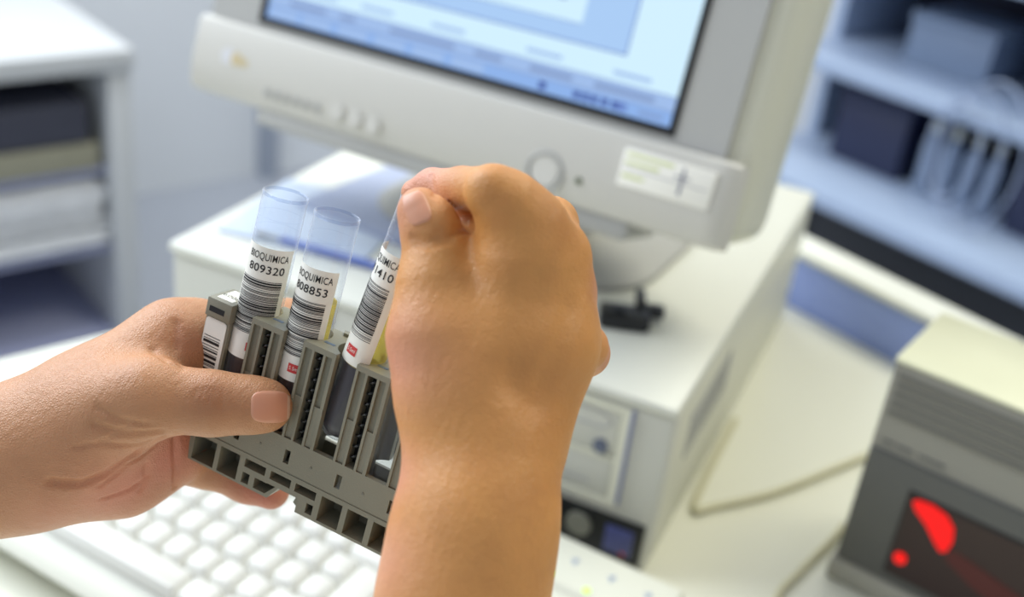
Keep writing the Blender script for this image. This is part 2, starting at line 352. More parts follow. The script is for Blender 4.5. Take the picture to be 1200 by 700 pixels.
st = B().box(.2840, .3420, -.0400, -.0175, .0100, .0135, .0006).box(.286, .316, -.0215, -.0195, .0135, .01365, mi=1).box(.286, .308, -.0265, -.0245, .0135, .01365, mi=1).box(.286, .300, -.0345, -.0325, .0135, .01365, mi=1)
st.box(.322, .3236, -.036, -.020, .0135, .0137, mi=2).box(.286, .339, -.0292, -.0288, .0135, .01365, mi=2).box(.318, .3275, -.0262, -.0252, .0135, .0137, mi=2)
st.build('energy_sticker', [M_paper, mat('sticker_print_green', (205, 212, 150), .5), mat('sticker_print_grey', (110, 112, 130), .5)], mon)
# stand in world axes under the panel
inv = mon.matrix_world.inverted()
SM = inv @ nearer(yawM(-.285, .765, H_, -4.2), KC)
b_ = B(); loft(b_, [ring(-.115, .115, -.085, .085, .05, .0005), ring(-.115, .115, -.085, .085, .05, .005), ring(-.100, .100, -.070, .070, .04, .012)])
b_.build('stand_base', M_mon2, mon, SM)
b_ = B(); loft(b_, [ring(-.060, .060, -.035, .030, .02, .010), ring(-.050, .050, -.030, .020, .02, .05), ring(-.045, .045, -.045, .010, .01, .12)])
b_.build('stand_neck', M_mon, mon, SM)

# ------------------------------------------------------------ keyboard
KB = nearer(yawM(-.0752, .5487, 0, -6), .98)
kb = empty('keyboard', KB, 'white keyboard lying on the desk in front of the case', 'keyboard')
prof = [(0, -.005), (0, .030), (-.004, .0325), (-.043, .0315), (-.046, .0285), (-.166, .0205), (-.186, .0190), (-.198, .0140), (-.204, .0085), (-.196, .002), (-.176, -.0095), (-.01, -.0095)]
kbm = B().prism([(a, b_) for a, b_ in prof], -.440, .0, 'x')
o = kbm.build('body', M_kbd, kb); bv = o.modifiers.new('b', 'BEVEL'); bv.width = .0025; bv.segments = 2; bv.limit_method = 'ANGLE'; bv.angle_limit = .6
def keymesh(wd, dp, h=.0095):
    b = B(); i = .0022; rings = [ring(-wd / 2, wd / 2, -dp / 2, dp / 2, .0015, 0, 2), ring(-wd / 2 + i * .8, wd / 2 - i * .8, -dp / 2 + i * .7, dp / 2 - i * .5, .002, h * .9, 2), ring(-wd / 2 + i * 1.3, wd / 2 - i * 1.3, -dp / 2 + i * 1.2, dp / 2 - i, .002, h, 2)]
    loft(b, rings, cap0=False); m_ = mesh(b.v, b.f); m_.polygons.foreach_set('use_smooth', [True] * len(m_.polygons)); m_.materials.append(M_key); return m_
kc = {}
def key(x, y, wd=1.0, dp=1.0):
    kk = (round(wd, 2), round(dp, 2))
    if kk not in kc:
        kc[kk] = keymesh(.0192 * wd - .0016, .0205 * dp - .0018)
        try: kc[kk].set_sharp_from_angle(angle=math.radians(50))
        except Exception: pass
    o = bpy.data.objects.new('key', kc[kk]); C.objects.link(o); o.parent = kb
    zb = .0205 + (y + .166) / .12 * .008 + .0008
    o.location = (x, y, zb); o.rotation_euler = (math.radians(3.8), 0, 0); return o
U = .0192
def row(xr, y, ws):
    """keys laid leftwards from the right end xr"""
    x = xr
    for wd in ws:
        key(x - wd * U / 2, y, wd); x -= wd * U
R0 = -.1455
row(R0, -.1745, [1.25, 1.25, 1.25, 1.25, 5.75, 1.25, 1.25, 1.5])
row(R0, -.1535, [2.75] + [1] * 10 + [1] + [1.25])
row(R0 - 1.25 * U, -.1325, [1] * 12 + [1.75])
row(R0 - 1.25 * U, -.1115, [1] * 12 + [1.75])
key(R0 - .63 * U, -.122, 1.25, 2.02)
row(R0, -.0905, [2] + [1] * 13)
row(R0, -.0640, [1] * 4); row(R0 - 4.5 * U, -.0640, [1] * 4); row(R0 - 9 * U, -.0640, [1] * 4); key(R0 - 14.5 * U, -.0640)
for yy in (-.0905, -.1115): row(-.083, yy, [1, 1, 1])
row(-.083, -.1745, [1, 1, 1]); key(-.083 - 1.5 * U, -.1535)
for yy in (-.0905, -.1115, -.1325, -.1535): row(-.004 - U, yy, [1, 1, 1])
key(-.004 - U / 2, -.101, 1, 2.02); key(-.004 - U / 2, -.143, 1, 2.02); key(-.004 - U / 2, -.1745); key(-.004 - 1.5 * U, -.1745); key(-.004 - 3 * U, -.1745, 2)
M_led = mat('led_green', (150, 220, 60), .3, emis=1.0, ecol=(190, 240, 70))
for x in (-.0757, -.0497, -.0240): B().cyl((x, -.0385, .0318), .0022, .0016, 'z', 14, bev=.0003).build('status_light', M_led, kb)
sy = mat('symbol_print', (150, 165, 190), .5)
for x in (-.067, -.0415, -.0170):
    B().box(x - .003, x + .002, -.0200, -.0185, .0318, .0323).box(x - .001, x + .001, -.0225, -.0165, .0318, .0323).build('symbol', sy, kb)

# ------------------------------------------------------------ code reader box on the right
dvc = empty('code_reader', yawM(.0005, .6552, 0, -13), 'grey reader box with a dark red lit window at the right', 'reader')
DH, DD, DW = .172, .085, .26
B().box(0, DW, 0, DD, .015, DH - .003, .002).build('housing', M_grey, dvc)
B().box(-.001, DW + .001, -.001, DD + .001, DH - .003, DH, .0015).build('lid', mat('lid_cream', (214, 214, 184), .3, var=.06, scale=18), dvc)
B().box(-.002, DW + .002, -.006, DD, 0, .018, .003).build('base', mat('base_grey', (150, 148, 136), .5), dvc)
M_rib = mat('rib_grey', (104, 103, 96), .5)
for i in range(5): B().box(.004, DW - .004, -.0018, .002, .1600 - i * .0066, .1630 - i * .0066, .0004).build('rib', M_rib, dvc)
B().box(.001, DW - .001, -.004, .002, .018, .108, .0015).build('front_panel', M_devf, dvc)
tx = B()
for i, (x, wd) in enumerate([(.006, .008), (.016, .010), (.030, .016)]): tx.box(x, x + wd, -.0012, 0, .1135, .1150)
tx.build('nameplate', mat('nameplate_grey', (96, 96, 94), .5), dvc)
B().box(.032, .200, -.0048, -.003, .0255, .0915, .0008).build('window_frame', M_black, dvc)
B().box(.034, .198, -.0054, -.0046, .0275, .0895).build('window', mat('window_dark_red', (40, 18, 16), .35, var=.1, scale=60), dvc)
g = B(); P2 = [(.0365, .0850), (.039, .0880), (.048, .0890), (.058, .0865), (.0645, .080), (.0665, .070), (.0650, .0625), (.0615, .0600), (.056, .0650), (.048, .0740), (.040, .0800)]
g.prism(P2, -.0066, -.0053, 'y'); g.build('red_light_reflection', mat('reflection_glow_red', (30, 0, 0), .7, emis=.95, ecol=(250, 8, 6)), dvc)  # reflection of a red light in the window, put in as a glowing shape
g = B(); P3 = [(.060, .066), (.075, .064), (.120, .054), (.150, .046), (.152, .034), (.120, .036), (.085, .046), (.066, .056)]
g.prism(P3, -.0058, -.0053, 'y'); g.build('scan_reflection', mat('scan_dim_red', (60, 8, 6), .4, emis=.05, ecol=(150, 16, 10)), dvc)  # fainter streak of the same reflection, given a dim glow of its own
B().cyl((.0405, -.0062, .0420), .0040, .003, 'y', 20, bev=.0006).build('indicator', mat('indicator_red', (30, 0, 0), .6, emis=1.0, ecol=(255, 16, 10)), dvc)
# cables
def spline(P, n=12):
    P = [Vector(p) for p in P]; out = []
    for i in range(len(P) - 1):
        a, b_, c, d = P[max(i - 1, 0)], P[i], P[i + 1], P[min(i + 2, len(P) - 1)]
        for k in range(n):
            t_ = k / n; out.append(.5 * ((2 * b_) + (c - a) * t_ + (2 * a - 5 * b_ + 4 * c - d) * t_ ** 2 + (3 * b_ - a - 3 * c + d) * t_ ** 3))
    return out + [P[-1]]
M_cab = mat('cable_beige', (196, 192, 160), .5)
o = B().tube(spline([(-.104, .80, .003), (-.1035, .72, .003), (-.100, .668, .003), (-.088, .678, .003), (-.05, .725, .003), (-.002, .806, .003), (.03, .86, .003), (.1, .9, .003)]), .0026, 10).build('cable', M_cab)
tag(o, 'beige cable running from the case side to behind the reader box', 'cable')
o = B().tube(spline([(.0, .71, .003), (-.004, .69, .003), (-.018, .64, .003), (-.026, .60, .003), (-.02, .50, .003)]), .0023, 10).build('cable', M_cab)
tag(o, 'short beige cable at the bottom edge beside the reader box', 'cable')

# ------------------------------------------------------------ cabinet at the left
cw = np.array([-1.036, 1.153, 0.034])
CM = nearer(frame(cw, E2, -E1, (0, 0, 1)), 1.35)
cab = empty('cabinet', CM @ Matrix.Translation((0, 0, -.4602)), 'white open shelf cabinet in the left background', 'cabinet')
M_cabw = mat('cabinet_white', (196, 199, 200), .5, var=.02, scale=6)
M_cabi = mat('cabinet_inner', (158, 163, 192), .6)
Lc = 1.3; zt = .4602
B().box(-Lc, .012, -.005, .45, zt - .028, zt, .002).build('top', M_cabw, cab)
B().box(-.024, .008, 0, .45, .0, zt - .028, .002).build('side_panel', M_cabw, cab)
B().box(-Lc, -Lc + .03, 0, .45, .0, zt - .028, .002).build('side_panel', M_cabw, cab)
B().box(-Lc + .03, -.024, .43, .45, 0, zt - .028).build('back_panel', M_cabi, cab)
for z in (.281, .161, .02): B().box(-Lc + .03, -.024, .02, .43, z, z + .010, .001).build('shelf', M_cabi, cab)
rnd = random.Random(7)
# ring binders and papers on the shelves
M_bind = mat('binder_dark', (62, 64, 78), .6, var=.08, scale=30); M_khaki = mat('ledger_khaki', (150, 148, 128), .6, var=.1, scale=60)
for i in range(4):
    x0 = -.30 - i * .27
    t = empty('binder', CM @ Matrix.Translation((x0 + .135, .02, -.4602 + .2915)), ['dark ring binder lying flat in the upper cabinet shelf, nearest the cabinet end', 'second dark binder from the cabinet end on the upper shelf', 'third dark binder from the cabinet end on the upper shelf', 'dark binder at the far left of the upper cabinet shelf'][i], 'binder', 'binders on the upper cabinet shelf')
    B().box(-.12, .12, .0, .30, .036, .095, .003).build('cover', M_bind, t)
    B().box(-.13, .13, -.004, .29, .0, .036, .001).build('pages', M_khaki, t)
M_pap = mat('paper_white', (222, 224, 226), .7, var=.2, scale=70, bump=.9, bscale=120)
for i in range(4):
    x0 = -.152 - i * .255
    t = empty('paper_stack', CM @ Matrix.Translation((x0, .02, -.4602 + .1712)), ['pile of white papers below the binders, nearest the cabinet end', 'second pile of white papers from the cabinet end', 'third pile of white papers from the cabinet end', 'pile of white papers at the far left of the cabinet'][i], 'papers', 'paper piles on the middle cabinet shelf')
    b_ = B(); z = 0
    for k in range(17):
        h = rnd.uniform(.005, .0072); dx = rnd.uniform(-.008, .008); dy = rnd.uniform(-.012, .012); b_.box(-.12 + dx, .12 + dx, dy, .25 + dy, z, z + h - .001); z += h
    b_.build('sheets', M_pap, t); t.children[0]['kind'] = 'stuff'
pp = empty('leaflet', CM @ Matrix.Translation((-.22, .14, 0.0)) @ Matrix.Rotation(.3, 4, 'Z'), 'printed leaflet with orange patches on top of the cabinet', 'leaflet')
B().box(-.10, .10, -.07, .07, 0, .002).build('sheet', mat('leaflet_paper', (222, 220, 212), .6), pp)
B().box(-.08, -.02, -.05, .05, .002, .0026).box(.0, .03, -.06, .01, .002, .0026).box(.05, .08, -.04, .05, .002, .0026).build('print', mat('leaflet_orange', (214, 160, 128), .6, var=.2, scale=40), pp)

# ------------------------------------------------------------ laboratory shelving in the right background
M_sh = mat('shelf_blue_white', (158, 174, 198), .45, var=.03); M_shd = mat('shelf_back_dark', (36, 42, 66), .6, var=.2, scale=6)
M_eq = [mat('equip_dark_blue', (38, 44, 72), .5, var=.15), mat('equip_slate', (84, 100, 132), .5, var=.1), mat('equip_grey', (120, 136, 160), .5, var=.1), mat('equip_brown', (96, 92, 92), .5, var=.1), mat('equip_charcoal', (50, 54, 62), .5)]
sh = empty('shelving', RM @ Matrix.Translation((0, .9, -.75)), 'blue white laboratory shelving in the right background', 'shelving')
for z, d0, d1 in ((.455, .0, .36), (.665, .12, .55), (.90, .12, .55)):
    B().box(-.82, 1.4, d0, d1, z, z + .03, .003).build('shelf', M_sh, sh)
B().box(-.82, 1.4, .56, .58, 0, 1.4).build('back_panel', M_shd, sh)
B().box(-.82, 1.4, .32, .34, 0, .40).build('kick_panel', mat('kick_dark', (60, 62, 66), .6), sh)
for x in (-.82, .28, 1.38): B().box(x, x + .025, .28, .55, 0, 1.35, .002).build('upright', M_sh, sh)
rnd = random.Random(11)
names = {'box': 'storage box', 'bottle': 'reagent bottle'}
def shelf_box(x, y, z, wx, dy, h, m, label):
    t = empty('storage_box', RM @ Matrix.Translation((x, .9 + y, z - .75)), label, 'box')
    B().box(-wx / 2, wx / 2, 0, dy, 0, h * .8, .003).build('bin', m, t); B().box(-wx / 2 - .003, wx / 2 + .003, -.003, dy + .003, h * .8, h, .003).build('lid', m, t)
def shelf_bottle(x, y, z, r, h, m, label, group=None):
    t = empty('reagent_bottle', RM @ Matrix.Translation((x, .9 + y, z - .75)), label, 'bottle', group)
    B().lathe([(0, 0), (r, 0), (r, h * .68), (r * .45, h * .82), (r * .42, h * .88), (0, h * .88)], 18).build('body', m, t)
    B().lathe([(r * .5, h * .86), (r * .5, h), (0, h)], 18).build('cap', M_white, t)
shelf_box(-.62, .20, .486, .16, .15, .15, M_eq[0], 'dark blue box on the bench beside the monitor edge')
shelf_box(-.17, .19, .486, .26, .16, .13, M_eq[0], 'long dark blue box in the middle of the bench')
shelf_box(.13, .19, .486, .22, .16, .15, M_eq[0], 'second long dark blue box toward the right of the bench')
shelf_box(.65, .19, .486, .30, .16, .15, M_eq[4], 'charcoal box at the far right of the bench')
for i in range(4): shelf_bottle(-.49 + i * .045, .22, .486, .018, .14, M_eq[2], ['slim grey blue bottle on the bench right beside the first dark blue box', 'slim grey blue bottle second from the first dark blue box', 'slim grey blue bottle third from the first dark blue box', 'slim grey blue bottle nearest the long dark blue box'][i], 'slim bottles on the background bench')
shelf_box(-.55, .28, .696, .18, .18, .10, M_eq[2], 'grey box on the middle shelf near the monitor')
shelf_box(-.30, .30, .696, .14, .18, .13, M_eq[2], 'pale grey box in the middle of the middle shelf')
shelf_box(.05, .30, .696, .34, .18, .12, M_eq[1], 'wide slate box on the middle shelf at right')
shelf_box(-.62, .22, .931, .20, .18, .22, M_eq[0], 'navy box on the top shelf near the monitor')
shelf_box(-.28, .22, .931, .36, .18, .20, M_eq[2], 'wide grey box on the top shelf')
shelf_bottle(-.58, .02, 0.0, .06, .33, M_eq[3], 'brown container standing below the bench near the desk')
shelf_bottle(-.42, -.02, 0.0, .045, .30, M_eq[2], 'pale container standing below the bench behind the ledge')
tb = B()
for i, (r, dx) in enumerate([(.11, 0), (.135, .03), (.09, -.02)]):
    tb.tube([(dx + r * .55 * math.cos(g), -.01 * i, r * math.sin(g)) for g in [math.pi * 2 * k / 48 for k in range(48)]], .0025, 8, closed=True)
o = tb.build('tubing_loop', mat('tubing_clear', (150, 164, 190), .3), None, RM @ Matrix.Translation((-.36, 1.0, -.12)))
tag(o, 'looped pale plastic tubing hanging at the shelving', 'tubing')

# ------------------------------------------------------------ tube rack (camera-independent frame: x along, y depth, z up the tubes)
ra = np.array([0.8819052, 0.36158113, -0.30249348]); rb = np.array([0.27137952, -0.9140588, -0.30141278]); rc = np.array([-0.385482, 0.18372696, -0.90423892])
RO = camw(PX(295, 371, .385))
RKM = frame(RO, R @ ra, R @ (-rc), R @ rb)
rk = empty('tube_rack', RKM, 'grey plastic sample tube rack held in the left hand', 'rack')
mm = .001
XR = 77.0; PIT = 21.0; CX = [-3.5 + PIT * i for i in range(4)]; DEP = 19.0
def plate(xs, zs, holes, y0, y1, outer=None):
    X = sorted(set([x for x in xs] + [h[i] for h in holes for i in (0, 1)])); Z = sorted(set([z for z in zs] + [h[i] for h in holes for i in (2, 3)]))
    b = B(); b.gridsolid(X, Z, lambda x, z: not any(h[0] < x < h[1] and h[2] < z < h[3] for h in holes), y0, y1); b.v = [(x * mm, y * mm, z * mm) for x, y, z in b.v]; return b
b_ = plate([-22, XR], [-48, -36.2], [(3.3 + PIT * k, 5.5 + PIT * k, -45.3, -40.2) for k in range(4)], 0, 2.2)
# dimples on the front plate
b_.build('front_plate', M_rack, rk)
dm = B()
for k in range(4): dm.cyl(((14.3 + PIT * k - (0 if k else 0)) * mm, -.05 * mm, -42.5 * mm), .45 * mm, .3 * mm, 'y', 12)
dm.build('dimple', mat('rack_dimple', (118, 116, 104), .5), rk)
holes = [(-21.4, -14.0, -60.2, -50.2), (-12, -2.6, -60.4, -50.6), (-.8, 7.5, -60.4, -50.6), (9.8, 18.5, -53.8, -50.6), (20.6, 29.1, -53.8, -50.6), (31, 39.5, -53.8, -50.6),
         (9.8, 12.8, -60, -56), (15.0, 20.0, -60, -56), (36.8, 39.5, -59.6, -55.8), (41.8, 50.2, -60.2, -50.6), (52.3, 60.4, -60.2, -50.6), (62.6, 70.8, -60.2, -50.6), (20.0, 33.0, -61.2, -55.8)]
b_ = plate([-22.2, XR], [-61.2, -48.8], holes, .4, 12)
b_.build('cell_grid', M_rack, rk)
b_ = plate([-22.2, XR], [-61.2, -49.4], [(20.5, 33, -61.2, -55.8)], 12, 13.4); b_.build('rear_web', M_rack, rk)
ft = B(); ft.prism([(20.0 * mm, -61.2 * mm), (20.0 * mm, -60 * mm), (23.6 * mm, -55.8 * mm), (24.8 * mm, -55.8 * mm), (21.2 * mm, -61.2 * mm)], .4 * mm, 12 * mm, 'y')
ft.build('foot_brace', M_rack, rk)
ft = B(); ft.prism([(33.0 * mm, -55.8 * mm), (36.8 * mm, -55.8 * mm), (36.8 * mm, -61.0 * mm), (33.4 * mm, -61.0 * mm), (30.6 * mm, -59.2 * mm), (31.4 * mm, -56.6 * mm)], 2.4 * mm, 12 * mm, 'y')
ft.build('foot_brace', M_rack, rk)
B().box(-22.2 * mm, XR * mm, .6 * mm, DEP * mm, -49.6 * mm, -48.2 * mm, .0002).build('floor_plate', M_rack, rk)
B().box(-22.2 * mm, XR * mm, (DEP - 1.6) * mm, DEP * mm, -48.2 * mm, -40 * mm, .0002).build('rear_rail', M_rack, rk)
# dividers between the tubes
def arc(cx, cy, r, a0, a1, n=10): return [(cx + r * math.cos(math.radians(a0 + (a1 - a0) * k / n)), cy + r * math.sin(math.radians(a0 + (a1 - a0) * k / n))) for k in range(n + 1)]
rr = 8.1; th = math.degrees(math.acos((10.5 - 6.45) / rr))
def outline(notch):
    P = []
    if notch: P += [(-6.45, 0), (-5.5, 0), (-5.5, 1.3), (-2.7, 1.3), (-2.7, 0), (-1.75, 0), (-1.75, 5.0), (1.75, 5.0), (1.75, 0), (2.7, 0), (2.7, 1.3), (5.2, 1.3), (5.2, 0), (6.45, 0)]
    else: P += [(-6.45, 0), (6.45, 0)]
    P += arc(10.5, DEP / 2, rr, 180 + th, 180 - th)
    P += [(6.45, DEP), (-6.45, DEP)]
    P += arc(-10.5, DEP / 2, rr, th, -th)
    return [(x * mm, y * mm) for x, y in P]
def post(b, cx, z0, z1, notch):
    pl_ = outline(notch); bm = bmesh.new()
    vs_ = [bm.verts.new((x + cx * mm, y, z0 * mm)) for x, y in pl_]; f_ = bm.faces.new(vs_)
    r_ = bmesh.ops.extrude_face_region(bm, geom=[f_]); bmesh.ops.translate(bm, vec=(0, 0, (z1 - z0) * mm), verts=[e for e in r_['geom'] if isinstance(e, bmesh.types.BMVert)])
    bmesh.ops.recalc_face_normals(bm, faces=bm.faces[:])
    bmesh.ops.triangulate(bm, faces=[f for f in bm.faces if len(f.verts) > 4], ngon_method='EAR_CLIP'); b.bm(bm)
def spring_geo():
    b = B(); n = 20 * 8; P = []
    for k in range(n + 1):
        g = 2 * math.pi * k / 20; P.append((1.3 * math.cos(g) * mm, (2.4 + 1.3 * math.sin(g)) * mm, (-35 + 31.5 * k / n) * mm))
    b.tube(P, .42 * mm, 6); return b
for i in range(4):
    cx = 7.0 + PIT * i
    d = bpy.data.objects.new('divider', None)
    pb = B(); post(pb, 0, -36.2, -2.1, True); pb.box(-1.5 * mm, 1.5 * mm, 2.3 * mm, 17 * mm, -48 * mm, -36.2 * mm); post(pb, 0, -2.1, -.05, False)
    # the step in the right groove
    pb.box(2.7 * mm, 5.2 * mm, .5 * mm, 1.6 * mm, -36 * mm, -21 * mm); pb.box(5.2 * mm, 6.45 * mm, -.0001, .0006, -22 * mm, -20.6 * mm); pb.box(-5.5 * mm, -2.7 * mm, .7 * mm, 1.6 * mm, -36 * mm, -20 * mm)
    o = pb.build('divider', M_rack, rk, Matrix.Translation((cx * mm, 0, 0))); bpy.data.objects.remove(d)
    B().box(-1.70 * mm, 1.70 * mm, 4.75 * mm, 4.95 * mm, -36 * mm, -2.2 * mm).build('slot_back', M_black, o)
    spring_geo().build('spring', M_spring, o)
    sl = B(); sl.box(-2.0 * mm, 2.0 * mm, 5.2 * mm, 6.6 * mm, -.06 * mm, .04 * mm); sl.build('top_slot', mat('slot_blue_grey', (88, 104, 128), .4), o)
    cp = B(); cp.prism([(x, y) for x, y in [(-1.2 * mm, 16.5 * mm), (1.2 * mm, 16.5 * mm), (2.2 * mm, 18.9 * mm), (-2.2 * mm, 18.9 * mm)]], 0, 1.0 * mm); cp.build('rear_catch', M_rack, o)
# end block on the left
eb = B(); eb.box(-18.3 * mm, -8.0 * mm, -.2 * mm, 14 * mm, -6.4 * mm, .5 * mm, .0004)
e2 = B(); PL = [(-18.2, 1.0), (-8.3, 1.0)] + arc(-3.5, DEP / 2, rr, 180 + 53, 180 - 53) + [(-8.4, 17), (-17, 17), (-18.2, 12)]
bm = bmesh.new(); vs_ = [bm.verts.new((x * mm, y * mm, -36.2 * mm)) for x, y in PL]; f_ = bm.faces.new(vs_); r_ = bmesh.ops.extrude_face_region(bm, geom=[f_])
bmesh.ops.translate(bm, vec=(0, 0, 30.2 * mm), verts=[e for e in r_['geom'] if isinstance(e, bmesh.types.BMVert)]); bmesh.ops.recalc_face_normals(bm, faces=bm.faces[:])
bmesh.ops.triangulate(bm, faces=[f for f in bm.faces if len(f.verts) > 4], ngon_method='EAR_CLIP')
e2.bm(bm); end = e2.build('end_block', M_rack, rk)
cap = eb.build('cap', M_rack, end)
B().box(-16.8 * mm, -10.6 * mm, -.30 * mm, .2 * mm, -4.3 * mm, -2.3 * mm).build('slot', M_black, end)
ts = B(); ts.box(-16.4 * mm, -10.0 * mm, 2.2 * mm, 12.5 * mm, .45 * mm, .62 * mm, .0001)
v, f = text_geo('6006', 3.4 * mm, .95); ts.add([(-13.2 * mm + x, 5.2 * mm + y, .66 * mm) for x, y in v], f, 1); ts.build('number_sticker', [M_paper, M_ink], end, normals=False)
bs = B(); loft(bs, [[(x, .95 * mm, z) for x, z, _ in ring(-17.9 * mm, -9.2 * mm, -36 * mm, -6.9 * mm, 1.4 * mm, 0, 5)], [(x, .75 * mm, z) for x, z, _ in ring(-17.9 * mm, -9.2 * mm, -36 * mm, -6.9 * mm, 1.4 * mm, 0, 5)]])
z = -13.5; rnd = random.Random(3)
while z > -34:
    h = rnd.choice([.25, .25, .6, 1.0]); bs.box(-17.3 * mm, -10.6 * mm, .68 * mm, .76 * mm, (z - h) * mm, z * mm, mi=1); z -= h + rnd.choice([.25, .4, .8])
bs.build('barcode_sticker', [M_paper, M_ink], end)

# ------------------------------------------------------------ sample tubes
TR = 7.75 * mm
def wrap(b, v, f, z0, th0, r, mi):
    b.add([(r * math.sin(x / TR + th0), -r * math.cos(x / TR + th0), z0 + y) for x, y in v], f, mi)
def band(b, x0, x1, z0, z1, th0, r, mi, n=None):
    n = n or max(2, int((x1 - x0) / (1.0 * mm))); v = []; f = []
    for k in range(n + 1):
        a = th0 + (x0 + (x1 - x0) * k / n) / TR
        v += [(r * math.sin(a), -r * math.cos(a), z0), (r * math.sin(a), -r * math.cos(a), z1)]
        if k < n: f.append([2 * k, 2 * k + 2, 2 * k + 3, 2 * k + 1])
    b.add(v, f, mi)
def make_tube(M, L, label, number=None, th0=0, serum=None, blood=None, tcat='test tube', seed=0):
    t = empty('test_tube', M, label, 'test tube'); n = 48
    def bowl(r, z0, L_): return [(r * math.sin(math.radians(a)), z0 + r - r * math.cos(math.radians(a))) for a in range(0, 91, 9)] + [(r, L_)]
    out = bowl(TR, 0, L - .0012); inn = bowl(TR - .9 * mm, .9 * mm, L - .0012)
    B().lathe(out, n).build('glass', M_glass, t)
    B().lathe([(TR + .02 * mm, L - .0012), (TR + .16 * mm, L - .0007), (TR + .05 * mm, L - .0001), (TR - .25 * mm, L), (TR - .5 * mm, L - .0003), (TR - .55 * mm, L - .0010), (TR + .02 * mm, L - .0012)], n).build('rim', M_rim, t)
    rg_ = B()
    for zz in (L - 8.0 * mm, L - 13.2 * mm): rg_.lathe([(TR + .02 * mm, zz), (TR + .07 * mm, zz + .06 * mm), (TR + .02 * mm, zz + .12 * mm)], n)
    rg_.build('grip_line', glass_mat('grip_line_glass', (235, 240, 250), (240, 244, 255)), t)
    ri = TR - 1.0 * mm
    if blood:
        B().lathe([(r * 1.0, z) for r, z in bowl(ri, 1.0 * mm, blood)] + [(0, blood)], 36).build('blood', M_blood, t)
    if serum:
        z0 = (blood or .001) + .0001; B().lathe([(0, z0), (ri, z0), (ri, serum), (ri - .3 * mm, serum - .3 * mm), (0, serum - .3 * mm)], 36).build('serum', M_serum, t)
    if number:
        LT = L - 17.8 * mm; LB = L - 59 * mm; r = TR + .10 * mm; rnd = random.Random(seed)
        lb = B(); band(lb, -10.2 * mm, 9.0 * mm, LB, LT, th0, r, 0, 30); lb.v = lb.v
        lo = lb.build('paper_label', M_paper, t, normals=False)
        pb = B(); r2 = r + .14 * mm
        v, f = text_geo('BIOQUIMICA', 3.6 * mm, .66, .012 * mm); wrap(pb, v, f, LT - 4.4 * mm, th0 + 0 * mm, r2, 0)
        v, f = text_geo(number, 4.0 * mm, 1.04, .03 * mm); wrap(pb, v, f, LT - 8.9 * mm, th0, r2, 0)
        z = LT - 11.6 * mm
        while z > LB + 9.6 * mm:
            h = rnd.choice([.17, .17, .2, .22, .3, .6]) * mm; band(pb, -9.0 * mm, 6.6 * mm, z - h, z, th0, r2, 0, 16); z -= h + rnd.choice([.18, .2, .24, .3, .5]) * mm
        band(pb, -1.0 * mm, 3.4 * mm, LB + 3.2 * mm, LB + 6.4 * mm, th0, r2, 1, 6)
        v, f = text_geo('5.5ml', 1.9 * mm, .8); wrap(pb, v, f, LB + 4.2 * mm, th0 + 1.2 * mm / TR, r2 + .05 * mm, 2)
        pb.build('label_print', [M_ink, M_red, M_paper], lo, normals=False)
    return t
def tubeM(ax, az0, tilt=0.0, depth=DEP / 2, lean=0.0):
    return RKM @ Matrix.Translation((ax * mm, depth * mm, az0 * mm)) @ Matrix.Rotation(tilt, 4, 'Y') @ Matrix.Rotation(lean, 4, 'X')
T18 = math.radians(24)
make_tube(tubeM(-3.5, -48, .004), .090, 'leftmost labelled test tube, number 809320 on its barcode label', '809320', T18, .055, .032, seed=21)
make_tube(tubeM(17.5, -48, .0), .090, 'middle labelled test tube, number 808853 on its barcode label', '808853', T18 - .36, .0600, .0310, seed=22)
make_tube(tubeM(36.9, -33, .108), .090, 'rightmost labelled test tube being lifted out by the right hand', '811410', T18 - .92, .058, .0300, seed=23)
make_tube(tubeM(CX[3], -48, 0), .055, 'short empty clear tube in the rack beside the right hand')

